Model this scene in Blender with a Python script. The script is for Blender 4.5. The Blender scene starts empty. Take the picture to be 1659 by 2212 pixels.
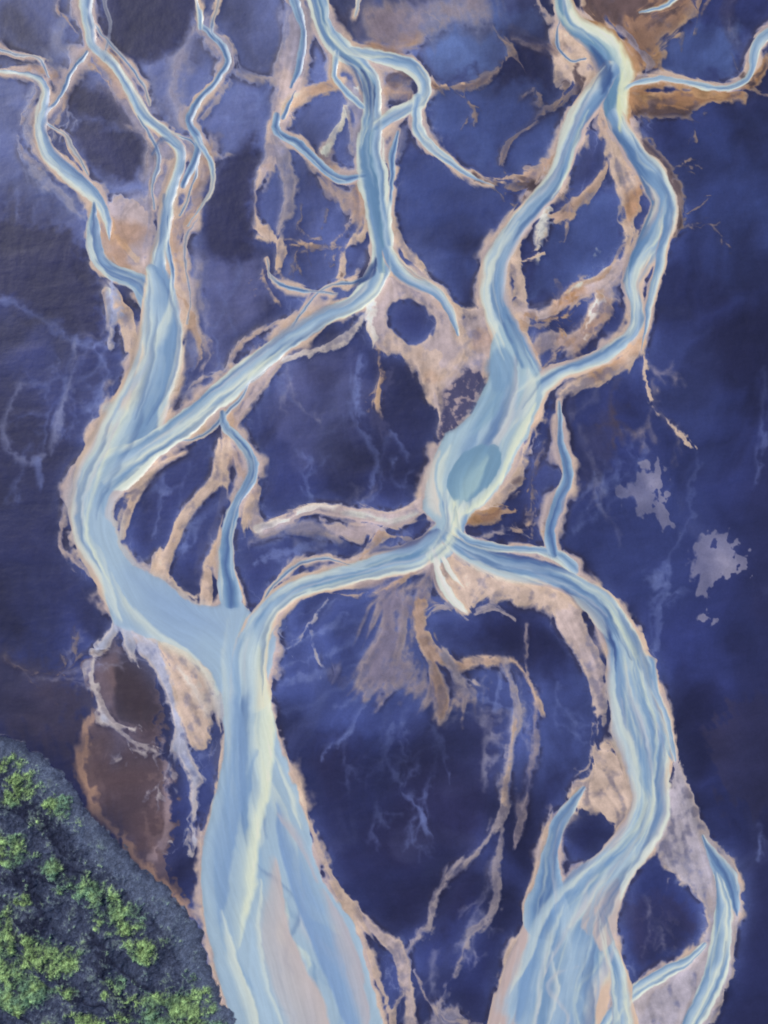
import bpy, math, time
import numpy as np
T0=time.time()
W,H=1659.,2212.; M=110.; ST=1.5; U=0.2
xs=np.arange(-M,W+M,ST,dtype=np.float32); ys=np.arange(-M,H+M,ST,dtype=np.float32)
NX,NY=len(xs),len(ys)
X,Y=np.meshgrid(xs,ys)
# ---------------- noise ----------------
def vn(x,y,s,seed):
    r=np.random.RandomState(seed).rand(256,256).astype(np.float32)
    u=x/s+1000; v=y/s+1000
    i=np.floor(u).astype(np.int32); j=np.floor(v).astype(np.int32)
    fu=u-i; fv=v-j; fu=fu*fu*(3-2*fu); fv=fv*fv*(3-2*fv)
    i&=255; j&=255; i1=(i+1)&255; j1=(j+1)&255
    return ((r[j,i]*(1-fu)+r[j,i1]*fu)*(1-fv)+(r[j1,i]*(1-fu)+r[j1,i1]*fu)*fv)*2-1
def fbm(x,y,s,seed,o=4,g=0.5):
    a=1.;t=0;n=0
    for k in range(o):
        c,s_=math.cos(k*.9+seed),math.sin(k*.9+seed)
        t=t+a*vn(x*c-y*s_,x*s_+y*c,s,seed+k*7); n+=a; a*=g; s*=0.5
    return t/n*1.5
n1=fbm(X,Y,70,1,5); n2=fbm(X,Y,70,31,5)
f1=fbm(X,Y,16,61,3); f2=fbm(X,Y,16,91,3)
WX=[X, X+5*n1+1.5*f1, X+11*n1+5*f1, X+20*n1+10*f1]
WY=[Y, Y+5*n2+1.5*f2, Y+11*n2+5*f2, Y+20*n2+10*f2]
def ss(a,b,x):
    t=np.clip((x-a)/(b-a),0,1); return t*t*(3-2*t)
def blur(a,rpx,it=2):
    r=max(1,int(round(rpx/ST)))
    for _ in range(it):
        for ax in (0,1):
            p=[(0,0)]*a.ndim; p[ax]=(r+1,r)
            c=np.cumsum(np.pad(a,p,mode='edge').astype(np.float64),axis=ax)
            n=a.shape[ax]
            hi=np.take(c,np.arange(2*r+1,2*r+1+n),axis=ax); lo=np.take(c,np.arange(0,n),axis=ax)
            a=((hi-lo)/(2*r+1)).astype(np.float32)
    return a
def spline(P,n=None):
    P=np.array([list(p)+[10]*(3-len(p)) for p in P],float)
    if len(P)<3:
        t=np.linspace(0,1,4)[:,None]; return P[0]*(1-t)+P[-1]*t
    Q=np.vstack([2*P[0]-P[1],P,2*P[-1]-P[-2]]); out=[]
    for k in range(1,len(Q)-2):
        L=np.hypot(*(Q[k+1]-Q[k])[:2]); m=max(2,int(L/11))
        for t in np.arange(m)/m:
            out.append(0.5*((2*Q[k])+(-Q[k-1]+Q[k+1])*t+(2*Q[k-1]-5*Q[k]+4*Q[k+1]-Q[k+2])*t*t+(-Q[k-1]+3*Q[k]-3*Q[k+1]+Q[k+2])*t**3))
    out.append(Q[-2]); return np.array(out)
def closed(P):
    P=np.array(P,float); n=len(P); out=[]
    for k in range(n):
        a,b,c,d=P[k-1],P[k],P[(k+1)%n],P[(k+2)%n]
        m=max(2,int(np.hypot(*(c-b))/14))
        for t in np.arange(m)/m:
            out.append(0.5*((2*b)+(-a+c)*t+(2*a-5*b+4*c-d)*t*t+(-a+3*b-3*c+d)*t**3))
    return np.array(out)
def win(x0,x1,y0,y1):
    return slice(max(0,int((y0+M)/ST)),max(0,min(NY,int((y1+M)/ST)+2))),slice(max(0,int((x0+M)/ST)),max(0,min(NX,int((x1+M)/ST)+2)))
def g_stroke(P,wp,pad,extra=0):
    S=spline(P); S[:,2]=np.maximum(S[:,2]+extra,0.5)
    hw=S[:,2].max()/2; wm=[0,8,20,36][wp]; q=hw+pad+wm
    Wn=win(S[:,0].min()-q,S[:,0].max()+q,S[:,1].min()-q,S[:,1].max()+q)
    xx=WX[wp][Wn]; yy=WY[wp][Wn]
    if xx.size==0: return None
    sd=np.full(xx.shape,1e3,np.float32); v=np.zeros_like(sd); tx=np.zeros_like(sd); ty=np.ones_like(sd)
    y0,x0=Wn[0].start,Wn[1].start
    for a,b in zip(S[:-1],S[1:]):
        h=max(a[2],b[2])/2+pad+wm
        w2=win(min(a[0],b[0])-h,max(a[0],b[0])+h,min(a[1],b[1])-h,max(a[1],b[1])+h)
        sl=(slice(w2[0].start-y0,w2[0].stop-y0),slice(w2[1].start-x0,w2[1].stop-x0))
        px=xx[sl]-a[0]; py=yy[sl]-a[1]
        if px.size==0: continue
        ex,ey=b[0]-a[0],b[1]-a[1]; L=math.hypot(ex,ey)+1e-6; ex/=L;ey/=L
        t=np.clip((px*ex+py*ey)/L,0,1)
        dx=px-t*L*ex; dy=py-t*L*ey; d=np.hypot(dx,dy); r=(a[2]+(b[2]-a[2])*t)/2
        s=d-r; m=s<sd[sl]
        sd[sl]=np.where(m,s,sd[sl]); v[sl]=np.where(m,(ey*px-ex*py)/r,v[sl])
        tx[sl]=np.where(m,ex,tx[sl]); ty[sl]=np.where(m,ey,ty[sl])
    return Wn,sd,v,tx,ty
def g_poly(P,wp,pad,smooth=True):
    S=closed(P) if smooth else np.array(P,float)
    q=pad+[0,8,20,36][wp]
    Wn=win(S[:,0].min()-q,S[:,0].max()+q,S[:,1].min()-q,S[:,1].max()+q)
    xx=WX[wp][Wn]; yy=WY[wp][Wn]
    if xx.size==0: return None
    d2=np.full(xx.shape,1e9,np.float32); ins=np.zeros(xx.shape,bool)
    B=np.roll(S,-1,0)
    for a,b in zip(S,B):
        ex,ey=b[0]-a[0],b[1]-a[1]; L2=ex*ex+ey*ey+1e-6
        px=xx-a[0];py=yy-a[1]; t=np.clip((px*ex+py*ey)/L2,0,1)
        d2=np.minimum(d2,(px-t*ex)**2+(py-t*ey)**2)
        if abs(ey)>1e-6:
            ins^=((a[1]>yy)!=(b[1]>yy))&(px<ex*py/ey)
    sd=np.sqrt(d2); sd=np.where(ins,-sd,sd)
    return Wn,sd,None,None,None
# ---------------- palette (sRGB survey colours) ----------------
NAVY=(48,56,108);DEEP=(34,36,70);LIL=(102,115,168);LILD=(78,86,144);PALE=(158,167,200)
WB=(118,150,186);WL=(164,188,208);WD=(78,106,154);WC=(212,221,211);WY_=(226,232,206);TEAL=(100,138,170)
SA=(192,174,172);SP=(210,185,166);SG=(146,143,164);OC=(166,124,88);BR=(80,68,78);WH=(228,222,216);TAN=(182,152,132)
# ---------------- channel survey ----------------
R=[];SAND=[];ISL=[];ACC=[];GR=[];GUIDE=[]
cr=[(-1,SA),(-.75,WB),(-.3,WB),(.2,WL),(.65,WC),(1,SP)]
cl=[(-1,SP),(-.65,WC),(-.2,WL),(.3,WB),(.8,WB),(1,SA)]
cm=[(-1,WC),(-.6,WB),(-.1,WL),(.3,WC),(.7,WB),(1,WC)]
lt=[(-1,WC),(-.5,WL),(0,WB),(.6,WL),(1,WC)]
bl=[(-1,WL),(-.5,WB),(0,WD),(.5,WB),(1,WL)]
wh=[(-1,WC),(0,WH),(1,WC)]
def river(P,prof=cr,halo=9,soft=1.9,wp=1,a=1): R.append(('s',P,prof,halo,soft,wp,a))
def rpoly(P,col=WL,soft=2.5,wp=1,a=1): R.append(('p',P,col,12,soft,wp,a))
def sand(P,col=SA,soft=2.5,wp=2,a=.9,rag=4): SAND.append(('s',P,col,soft,wp,a,rag))
def spoly(P,col=SA,soft=3,wp=2,a=.9,rag=5): SAND.append(('p',P,col,soft,wp,a,rag))
def isl(P,soft=4,a=1,wp=1): ISL.append(('p',P,soft,wp,a))
def acc(P,col=WC,soft=4,wp=1,a=.8,rag=1.2):
    P=[list(p) for p in P]; P[0][2]*=.35; P[-1][2]*=.3
    ACC.append(('s',P,col,soft,wp,a,rag))
def apoly(P,col=WC,soft=5,wp=1,a=.8,rag=2): ACC.append(('p',P,col,soft,wp,a,rag))
def gs(P,col=LIL,soft=6,wp=2,a=.5,rag=4): GR.append(('s',P,col,soft,wp,a,rag))
def gp(P,col=LIL,soft=30,wp=3,a=.5,rag=6): GR.append(('p',P,col,soft,wp,a,rag))
# left system
river([(150,-140,40),(182,-20,34),(192,40,28),(205,95,24),(245,140,22),(280,195,22),(312,250,24),(352,285,22),(385,322,28),(383,370,28),(362,430,24),(355,500,26),(342,560,32),(340,620,60)],cl)
river([(-140,150,6),(0,157,8),(60,160,9),(98,178,14),(98,225,18),(84,280,26),(112,342,34),(165,392,36),(208,430,34),(232,480,20),(240,520,4)],cl)
river([(200,440,8),(200,500,32),(210,550,36),(245,590,34),(300,612,42),(340,660,70)],bl)
river([(330,590,40),(345,640,74),(345,710,90),(332,790,98),(312,860,114),(280,925,130),(240,990,120),(208,1055,96),(198,1110,84),(205,1170,78),(232,1230,76),(262,1290,70)],cl,14)
rpoly([(165,1120),(185,1180),(215,1240),(232,1300),(250,1345),(300,1375),(345,1385),(410,1415),(455,1455),(478,1500),(560,1500),(600,1400),(570,1340),(540,1318),(505,1290),(470,1308),(425,1308),(385,1285),(345,1250),(290,1220),(255,1185),(242,1130),(205,1100)],(150,176,206))
rpoly([(465,1450),(482,1510),(484,1600),(470,1690),(445,1790),(434,1890),(442,1990),(465,2090),(495,2190),(560,2360),(860,2360),(822,2200),(795,2090),(768,2000),(712,1920),(672,1820),(645,1720),(606,1610),(586,1510),(580,1420),(590,1340),(530,1330),(500,1400)],(160,186,208))
river([(965,1150,60),(930,1185,64),(860,1213,60),(760,1238,50),(665,1262,48),(600,1296,50),(562,1350,60),(540,1420,80),(540,1500,90)],[(-1,SP),(-.7,WL),(-.2,WB),(.3,WL),(.7,WC),(1,SP)])
river([(828,540,40),(815,600,44),(770,650,40),(705,682,36),(640,722,38),(570,775,44),(500,832,50),(430,892,50),(370,940,54),(315,975,70),(260,1010,90)],cm,12)
# centre column
river([(650,-140,40),(680,-10,42),(703,55,40),(738,108,42),(785,150,44),(802,200,46),(803,260,48),(800,320,54),(806,390,56),(815,450,52),(826,510,50),(828,570,44)],[(-1,WC),(-.6,WB),(0,TEAL),(.3,WL),(.6,WB),(1,WC)])
river([(755,108,20),(820,125,28),(880,142,34),(918,180,28),(905,225,24),(850,250,24),(815,275,26)],lt)
river([(905,215,18),(903,265,22),(925,310,22),(970,350,18),(1015,382,10),(1060,400,3)],lt,7)
river([(840,545,30),(862,585,36),(905,612,32),(945,635,26),(975,680,20),(985,720,8)],cr)
river([(728,110,12),(718,165,12),(740,195,12),(775,230,12)],lt,6)
# right system
river([(1205,-140,44),(1214,-10,42),(1236,45,50),(1290,88,72),(1328,140,82),(1330,200,72),(1338,262,52)],[(-1,SA),(-.7,TEAL),(-.2,TEAL),(.25,WC),(.6,WY_),(1,OC)])
river([(1320,150,40),(1285,205,52),(1250,260,46),(1225,320,46),(1197,390,44),(1150,450,48),(1098,510,46),(1068,570,48),(1064,640,54),(1085,710,62),(1118,775,70),(1140,830,80)],cl,9)
river([(1335,255,44),(1365,325,48),(1415,385,54),(1437,440,48),(1420,500,64),(1385,560,54),(1370,620,34),(1376,680,34),(1348,738,32),(1292,774,30),(1220,800,36),(1165,832,54),(1130,880,80)],cr,9)
river([(1440,460,26),(1432,520,26),(1424,580,22),(1408,640,18),(1393,710,10),(1385,760,3)],cr,7)
rpoly([(1090,690),(1060,750),(1052,820),(1015,890),(955,950),(935,1010),(916,1060),(912,1100),(945,1125),(960,1150),(1000,1150),(1015,1110),(1050,1085),(1095,1030),(1118,975),(1150,915),(1170,860),(1160,800),(1130,750)],(166,192,205))
river([(985,1080,60),(988,1120,44),(975,1165,50),(945,1195,50)],[(-1,WB),(-.4,WC),(.1,WY_),(.6,WC),(1,WB)],6)
river([(975,1165,36),(1020,1195,46),(1090,1225,54),(1175,1242,50),(1250,1268,54),(1308,1318,60),(1345,1380,80),(1362,1450,100),(1378,1530,114),(1395,1600,116),(1400,1680,80),(1402,1740,72),(1380,1800,80),(1335,1860,92),(1285,1930,120),(1240,2000,170),(1215,2080,220),(1190,2200,250),(1160,2360,280)],[(-1,SA),(-.75,WL),(-.3,WB),(.2,WL),(.6,WB),(.8,WC),(1,SP)],9)
river([(990,1140,14),(1010,1162,18),(1060,1178,18),(1120,1186,16),(1190,1195,22),(1240,1225,30)],lt,6)
river([(940,1195,12),(953,1245,18),(974,1290,22),(1004,1326,9)],wh,3)
river([(960,1210,10),(985,1250,9),(1000,1270,2)],wh,3)
river([(1212,870,5),(1214,960,18),(1228,1020,22),(1206,1085,24),(1188,1150,26),(1196,1195,22)],bl,10)
river([(483,893,10),(492,925,18),(540,975,20),(548,1015,20),(522,1070,22),(495,1130,26),(488,1200,36),(500,1290,50)],bl,12)
river([(430,55,6),(470,90,12),(495,130,12),(465,180,13),(425,220,14),(408,262,16),(432,305,20),(420,350,16),(395,400,12)],bl,12)
river([(428,300,12),(458,350,11),(455,400,8),(430,450,6),(408,490,4)],lt,10)
river([(598,252,16),(600,290,18),(650,318,18),(690,352,18),(735,382,18),(785,378,12)],bl,8)
river([(1355,190,10),(1400,172,13),(1480,176,13),(1560,190,13),(1612,168,18),(1632,110,20),(1660,75,22),(1790,20,20)],lt,6)
river([(1460,-10,10),(1430,15,9),(1380,30,3)],lt,4)
river([(580,595,8),(605,618,10),(660,626,8),(725,632,4)],bl,7)
river([(640,-140,22),(632,-10,18),(655,60,14),(650,130,16),(630,190,10)],bl,22)
river([(1262,1705,5),(1235,1740,20),(1208,1780,30),(1192,1835,36),(1185,1900,60),(1180,1980,100)],bl,9)
river([(1455,1640,8),(1440,1560,18),(1410,1480,24),(1400,1430,30)],cr,5)
river([(1515,1805,4),(1540,1850,20),(1570,1900,38),(1590,1975,10)],bl,8)
river([(1548,1890,10),(1560,1950,34),(1560,2000,42),(1550,2070,48),(1530,2140,46),(1490,2220,40),(1440,2360,40)],cm,10)
river([(1520,2040,12),(1470,2085,24),(1400,2120,28),(1345,2165,30),(1300,2230,30)],cm,10)
river([(1300,1960,14),(1320,2050,36),(1340,2130,40),(1350,2240,60),(1340,2360,60)],cr,12)
river([(862,285,6),(850,330,14),(845,400,10),(838,470,8)],bl,7)
river([(755,-140,10),(770,0,10),(765,40,4)],lt,6)
river([(410,-140,10),(422,0,10),(432,60,8)],lt,12)
river([(190,110,6),(160,150,9),(135,200,8),(100,240,8)],bl,14)
river([(-20,100,3),(40,118,5),(85,125,6),(108,165,6)],bl,6,a=.8)
river([(300,250,4),(330,300,8),(345,350,9),(330,400,6),(335,450,4)],bl,9,a=.8)
river([(225,125,4),(240,60,6),(225,0,7),(225,-140,7)],bl,8,a=.6)
river([(360,470,5),(365,540,9),(372,600,10),(368,660,8)],bl,6)
river([(500,-140,5),(470,0,6),(455,60,5),(470,90,4)],bl,10,a=.7)
river([(640,200,5),(612,255,10)],bl,8)
river([(575,560,4),(580,600,6)],bl,6)
river([(430,470,3),(405,520,6),(400,580,6),(412,640,4),(400,700,3)],bl,8,a=.6)
NMAIN=len(R)
GUIDE+= [[(520,1340,60),(520,1450,90),(525,1600,100),(540,1760,150),(570,1900,230),(620,2050,280),(660,2200,280),(690,2360,280)],
 [(1110,760,60),(1090,860,110),(1040,950,120),(990,1050,110),(975,1130,40)],
 [(250,1180,50),(280,1270,80),(370,1340,80),(450,1380,90),(510,1440,60)]]
# sandbars
sand([(230,120,60),(300,260,70),(330,330,70),(340,420,50),(290,470,60),(260,560,50),(240,610,30)],SA,12,a=.5)
sand([(120,160,30),(150,210,30),(110,260,30)],SG,10,a=.5)
sand([(100,130,12),(60,230,16),(70,340,22),(130,430,20),(190,480,12)],PALE,8,a=.5)
sand([(150,40,20),(120,90,30),(160,130,30)],PALE,14,a=.4)
spoly([(232,430),(300,440),(340,470),(330,580),(280,590),(240,560),(215,500)],SA,a=.8)
sand([(235,470,16),(262,520,22),(300,560,14)],SP)
sand([(240,640,30),(280,700,40),(300,780,30),(290,850,20)],SP)
sand([(240,600,16),(248,680,18),(240,745,10)],PALE,4)
sand([(365,470,30),(375,560,40),(395,640,26),(410,700,26),(440,760,18),(430,820,14)],SP,8,a=.7)
sand([(400,760,30),(385,830,24),(368,900,30),(360,930,14)],SP,5,a=.8)
sand([(430,560,30),(420,640,30),(440,710,10)],SG,14,a=.5)
sand([(330,330,40),(400,310,40),(450,330,26),(530,352,6)],SG,5,a=.8)
sand([(430,40,26),(400,120,46),(370,190,30),(400,260,40)],SG,16,a=.55)
sand([(440,60,30),(490,110,22),(520,150,14),(600,170,6)],SG,5,a=.8)
sand([(470,300,20),(440,380,40),(420,450,30),(390,500,30),(375,560,20)],TAN,6,a=.7)
sand([(560,380,18),(546,430,24),(556,490,30),(598,520,30),(600,575,16),(590,600,4)],SP,3)
sand([(640,120,50),(630,200,56),(605,270,54),(590,330,34),(565,390,28)],SA,6)
sand([(620,240,40),(680,200,30),(730,180,20)],SP,5)
sand([(600,310,20),(625,380,24),(618,440,26),(600,500,20)],SG,6,a=.85)
sand([(650,10,60),(645,90,50),(640,150,40)],SG,8,a=.8)
spoly([(700,300),(745,395),(795,400),(790,500),(760,470),(720,430),(690,370)],TAN,6,a=.7)
sand([(760,200,14),(740,250,14),(712,290,12),(700,325,8)],WC,3)
sand([(745,195,30),(770,260,30),(775,330,20)],SG,5,a=.8)
sand([(800,480,22),(765,520,22),(740,570,26),(735,615,26),(770,600,20)],SP,4)
sand([(850,470,14),(870,540,16),(920,595,12),(990,665,14),(1030,660,16),(1050,640,10)],SP,4)
spoly([(790,625),(850,600),(930,628),(985,690),(1030,655),(1052,690),(1075,760),(1055,790),(1040,850),(1000,900),(955,945),(932,880),(915,810),(870,770),(820,752),(795,700)],SA,rag=3)
spoly([(820,735),(870,770),(915,830),(935,870),(960,840),(960,760),(920,745),(860,720)],SP,a=.6)
sand([(980,700,14),(1000,760,20),(960,820,14)],SP,6,a=.7)
MOT=[(965,835),(985,815),(1015,800),(1045,812),(1048,850),(1020,885),(985,925),(955,945),(948,920),(962,880)]
sand([(800,630,24),(800,680,22),(808,735,8)],WH,3)
sand([(785,690,10),(750,735,12),(690,752,10),(650,770,16),(605,790,12)],WH,3,a=.8)
sand([(815,740,8),(820,800,12),(815,840,6)],OC,3,a=.7)
sand([(600,790,16),(560,840,34),(520,890,34),(500,940,20),(520,1010,20),(548,1060,22),(540,1100,26),(565,1145,26),(600,1135,28),(660,1110,26),(740,1104,34),(800,1122,44),(860,1122,44),(920,1090,44)],SA,3,wp=1)
sand([(560,1146,14),(610,1128,12),(680,1095,8),(740,1090,8)],WH,2,wp=1)
sand([(760,1105,10),(830,1125,14),(900,1110,12)],WC,6,wp=1,a=.6)
sand([(700,1120,20),(760,1150,36),(820,1150,40)],SA,3,a=.8)
sand([(540,1170,10),(620,1145,20),(700,1140,30),(740,1165,14)],SG,8,a=.6)
sand([(475,955,22),(468,1035,26),(425,1085,30),(388,1130,34),(362,1190,30),(345,1240,40)],SP,3,wp=1)
sand([(400,985,24),(345,1010,26),(300,1060,22),(270,1120,26),(262,1160,14)],SP,3,wp=1)
sand([(490,900,20),(490,1000,26),(480,1090,18),(455,1170,30),(440,1250,40),(440,1310,40)],SP,3,wp=1)
sand([(540,1080,18),(520,1160,10),(515,1230,14),(530,1300,20)],SP,3,wp=1)
sand([(490,840,20),(430,920,20),(370,960,20)],SP,3)
spoly([(325,1230),(350,1200),(370,1240),(420,1290),(400,1300)],SP)
# right sand
spoly([(1205,60),(1260,80),(1290,90),(1280,150),(1250,180),(1205,185),(1200,120)],SP,4)
spoly([(1300,200),(1325,170),(1330,230),(1325,280),(1300,300),(1290,280)],SP,4,a=.8)
spoly([(1310,290),(1350,340),(1385,400),(1380,450),(1355,500),(1342,520),(1338,440),(1310,370)],SP,4)
sand([(1310,340,12),(1290,390,20),(1250,425,20),(1205,475,18)],TAN,3)
sand([(1105,520,24),(1120,590,30),(1128,660,26),(1125,700,20)],SP,3)
sand([(1150,440,20),(1178,470,24),(1170,525,20),(1158,560,10)],(206,206,196),3)
sand([(1110,560,12),(1145,555,10),(1165,545,12)],SP,3)
sand([(1130,690,14),(1190,670,30),(1240,640,40),(1300,610,44),(1365,560,30)],SA,5)
sand([(1310,600,50),(1290,680,50),(1240,740,40),(1180,740,30),(1150,760,20)],SA,6,a=.8)
sand([(1290,650,20),(1270,700,12),(1262,730,6)],WH,3,a=.8)
sand([(1390,740,24),(1330,790,30),(1270,820,30),(1220,850,16)],SP,4)
sand([(1390,740,10),(1385,800,12),(1390,850,8),(1440,900,7),(1470,940,8),(1495,965,5)],SP,2,a=.9)
sand([(1180,850,20),(1160,920,18),(1155,980,12)],SP,4)
sand([(1135,920,16),(1140,960,14),(1110,1040,16),(1060,1090,16),(1020,1112,16)],SP,4)
sand([(1020,1115,16),(1075,1110,24),(1115,1105,8)],OC,3,a=.8)
sand([(1390,300,22),(1440,370,24),(1462,430,22),(1458,490,16),(1440,520,8)],BR,4,a=.8)
sand([(1458,480,14),(1490,450,7),(1530,425,4)],BR,3,a=.8)
sand([(1015,378,10),(1080,386,12),(1150,376,16),(1195,345,16)],TAN,3)
sand([(1020,385,14),(1100,405,14),(1170,400,12)],BR,4,a=.9)
sand([(1090,370,10),(1105,310,7),(1150,270,7),(1190,235,7),(1220,185,10)],BR,3,a=.9)
sand([(1080,60,8),(1100,100,18),(1080,140,12),(1040,175,18),(980,195,22),(920,190,10)],BR,5,a=.9)
sand([(1000,185,8),(940,190,12),(920,200,8)],TAN,3,a=.8)
spoly([(1265,-130),(1560,-130),(1500,20),(1440,90),(1380,160),(1360,130),(1320,60),(1270,30)],OC,9,a=.75,rag=12)
spoly([(1265,-130),(1400,-130),(1400,20),(1330,50),(1270,20)],BR,8,a=.7,rag=10)
sand([(1400,60,14),(1450,20,10),(1500,-30,20)],BR,8,a=.7)
sand([(1380,150,14),(1430,90,16),(1490,30,10)],(186,146,106),6,a=.6)
spoly([(1360,185),(1440,185),(1540,192),(1600,188),(1640,130),(1659,120),(1620,200),(1560,222),(1500,235),(1460,232),(1400,245),(1345,235)],OC,5,a=.9,rag=6)
sand([(1360,235,12),(1440,240,18),(1500,232,14)],BR,4,a=.8)
sand([(1400,200,8),(1460,195,14),(1560,205,10)],(200,160,118),4,a=.6)
sand([(1600,-20,20),(1580,60,14),(1600,100,10)],BR,8,a=.5)
sand([(1110,80,26),(1160,100,26),(1210,110,20)],BR,8,a=.7)
sand([(1240,150,10),(1250,185,12),(1220,210,12)],BR,4,a=.8)
spoly([(770,20),(850,0),(960,10),(1020,-40),(1060,40),(960,60),(900,105),(840,112),(780,95)],(140,122,128),22,a=.65,rag=8)
sand([(800,95,20),(850,106,24),(905,92,14)],(184,142,106),12,a=.7)
sand([(850,180,46),(890,170,30)],BR,5,a=.7)
sand([(840,200,30),(880,210,30)],TAN,6,a=.8)
sand([(880,290,20),(860,340,10)],SG,6,a=.8)
# around the hub
spoly([(960,1200),(1050,1235),(1150,1255),(1225,1265),(1262,1330),(1255,1400),(1225,1370),(1180,1320),(1110,1300),(1040,1300),(1000,1330),(975,1300)],SP,4)
sand([(1230,1330,50),(1262,1400,44),(1285,1460,32),(1292,1530,22),(1290,1610,8)],SA,3)
spoly([(770,1260),(860,1235),(945,1215),(930,1290),(900,1300),(880,1370),(900,1430),(960,1460),(1005,1500),(950,1535),(900,1500),(860,1470),(830,1520),(770,1500),(760,1420),(790,1340)],(132,120,134),20,wp=3,a=.75,rag=14)
sand([(905,1300,30),(905,1350,26),(930,1400,34),(985,1425,30),(1060,1435,22),(1118,1432,16),(1145,1475,16),(1165,1530,12),(1180,1550,4)],TAN,4,wp=2)
sand([(905,1380,10),(940,1440,22),(960,1500,34),(950,1530,16)],(156,132,122),6)
sand([(870,1250,20),(865,1350,14),(850,1430,10)],(160,146,152),8,a=.5)
sand([(960,1400,20),(1000,1460,14),(1030,1480,5)],SG,5)
sand([(920,1330,5),(940,1310,8),(975,1312,8),(1010,1340,7),(1060,1315,8),(1110,1330,6)],SG,3,a=.8)
sand([(1090,1420,8),(1108,1480,12),(1112,1560,24),(1100,1640,24),(1092,1720,20),(1062,1800,16),(1000,1862,16),(950,1925,16),(920,2000,16),(885,2060,20),(880,2140,16),(890,2230,24),(890,2360,24)],SG,5,a=.8)
sand([(1108,1560,6),(1100,1650,7),(1088,1730,6)],TAN,3,a=.7)
sand([(1138,1350,6),(1135,1420,6),(1150,1500,7),(1160,1580,8),(1150,1680,12),(1128,1760,18),(1110,1830,10)],(116,110,138),6,a=.75)
sand([(1080,1800,8),(1072,1870,14),(1068,1940,14),(1050,1990,14),(1000,2030,10),(975,2100,8),(950,2180,20),(940,2360,20)],SG,5,a=.7)
sand([(700,1890,26),(760,1960,40),(820,2010,36),(870,2060,34),(878,2130,26),(900,2220,20),(910,2360,20)],SA,4)
sand([(980,2200,50),(960,2300,60)],SG,4,a=.7)
sand([(640,1700,12),(690,1830,16),(735,1920,20),(780,2000,16),(820,2120,16),(850,2230,16)],SP,3,wp=1,a=.8)
# right bottom
spoly([(1450,1620),(1475,1660),(1505,1740),(1535,1805),(1568,1850),(1592,1925),(1598,1985),(1585,2060),(1570,2140),(1530,2230),(1480,2360),(1300,2360),(1320,2100),(1345,2140),(1400,2115),(1460,2080),(1505,2035),(1520,1975),(1505,1925),(1450,1895),(1410,1840),(1430,1760)],(178,170,178),3,rag=2)
spoly([(1238,1720),(1270,1670),(1285,1620),(1310,1590),(1345,1630),(1378,1690),(1360,1760),(1320,1790),(1290,1755),(1255,1750)],SP,3)
sand([(1200,1740,12),(1185,1800,10),(1170,1880,10),(1150,1960,12),(1110,2050,14),(1080,2150,12),(1060,2360,14)],SP,3,wp=1,a=.8)
# left bottom
sand([(250,1300,26),(290,1365,30),(335,1420,34),(365,1480,36),(388,1560,30),(405,1640,26),(420,1720,18),(425,1790,12),(415,1840,4)],(184,186,204),4)
spoly([(345,1385),(430,1425),(468,1480),(462,1540),(440,1620),(415,1600),(395,1560),(375,1480)],SP,4)
sand([(390,1450,12),(420,1480,20),(450,1540,10)],WH,6,a=.6)
sand([(470,1480,12),(476,1560,9),(470,1650,7),(445,1760,7),(432,1860,7),(436,1960,7)],SP,3,wp=1,a=.8)
sand([(258,1345,36),(220,1395,24),(197,1450,14),(205,1505,14),(235,1560,16),(290,1570,8)],(176,182,202),3)
sand([(262,1350,20),(285,1395,12),(300,1440,8)],(176,182,202),3)
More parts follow.
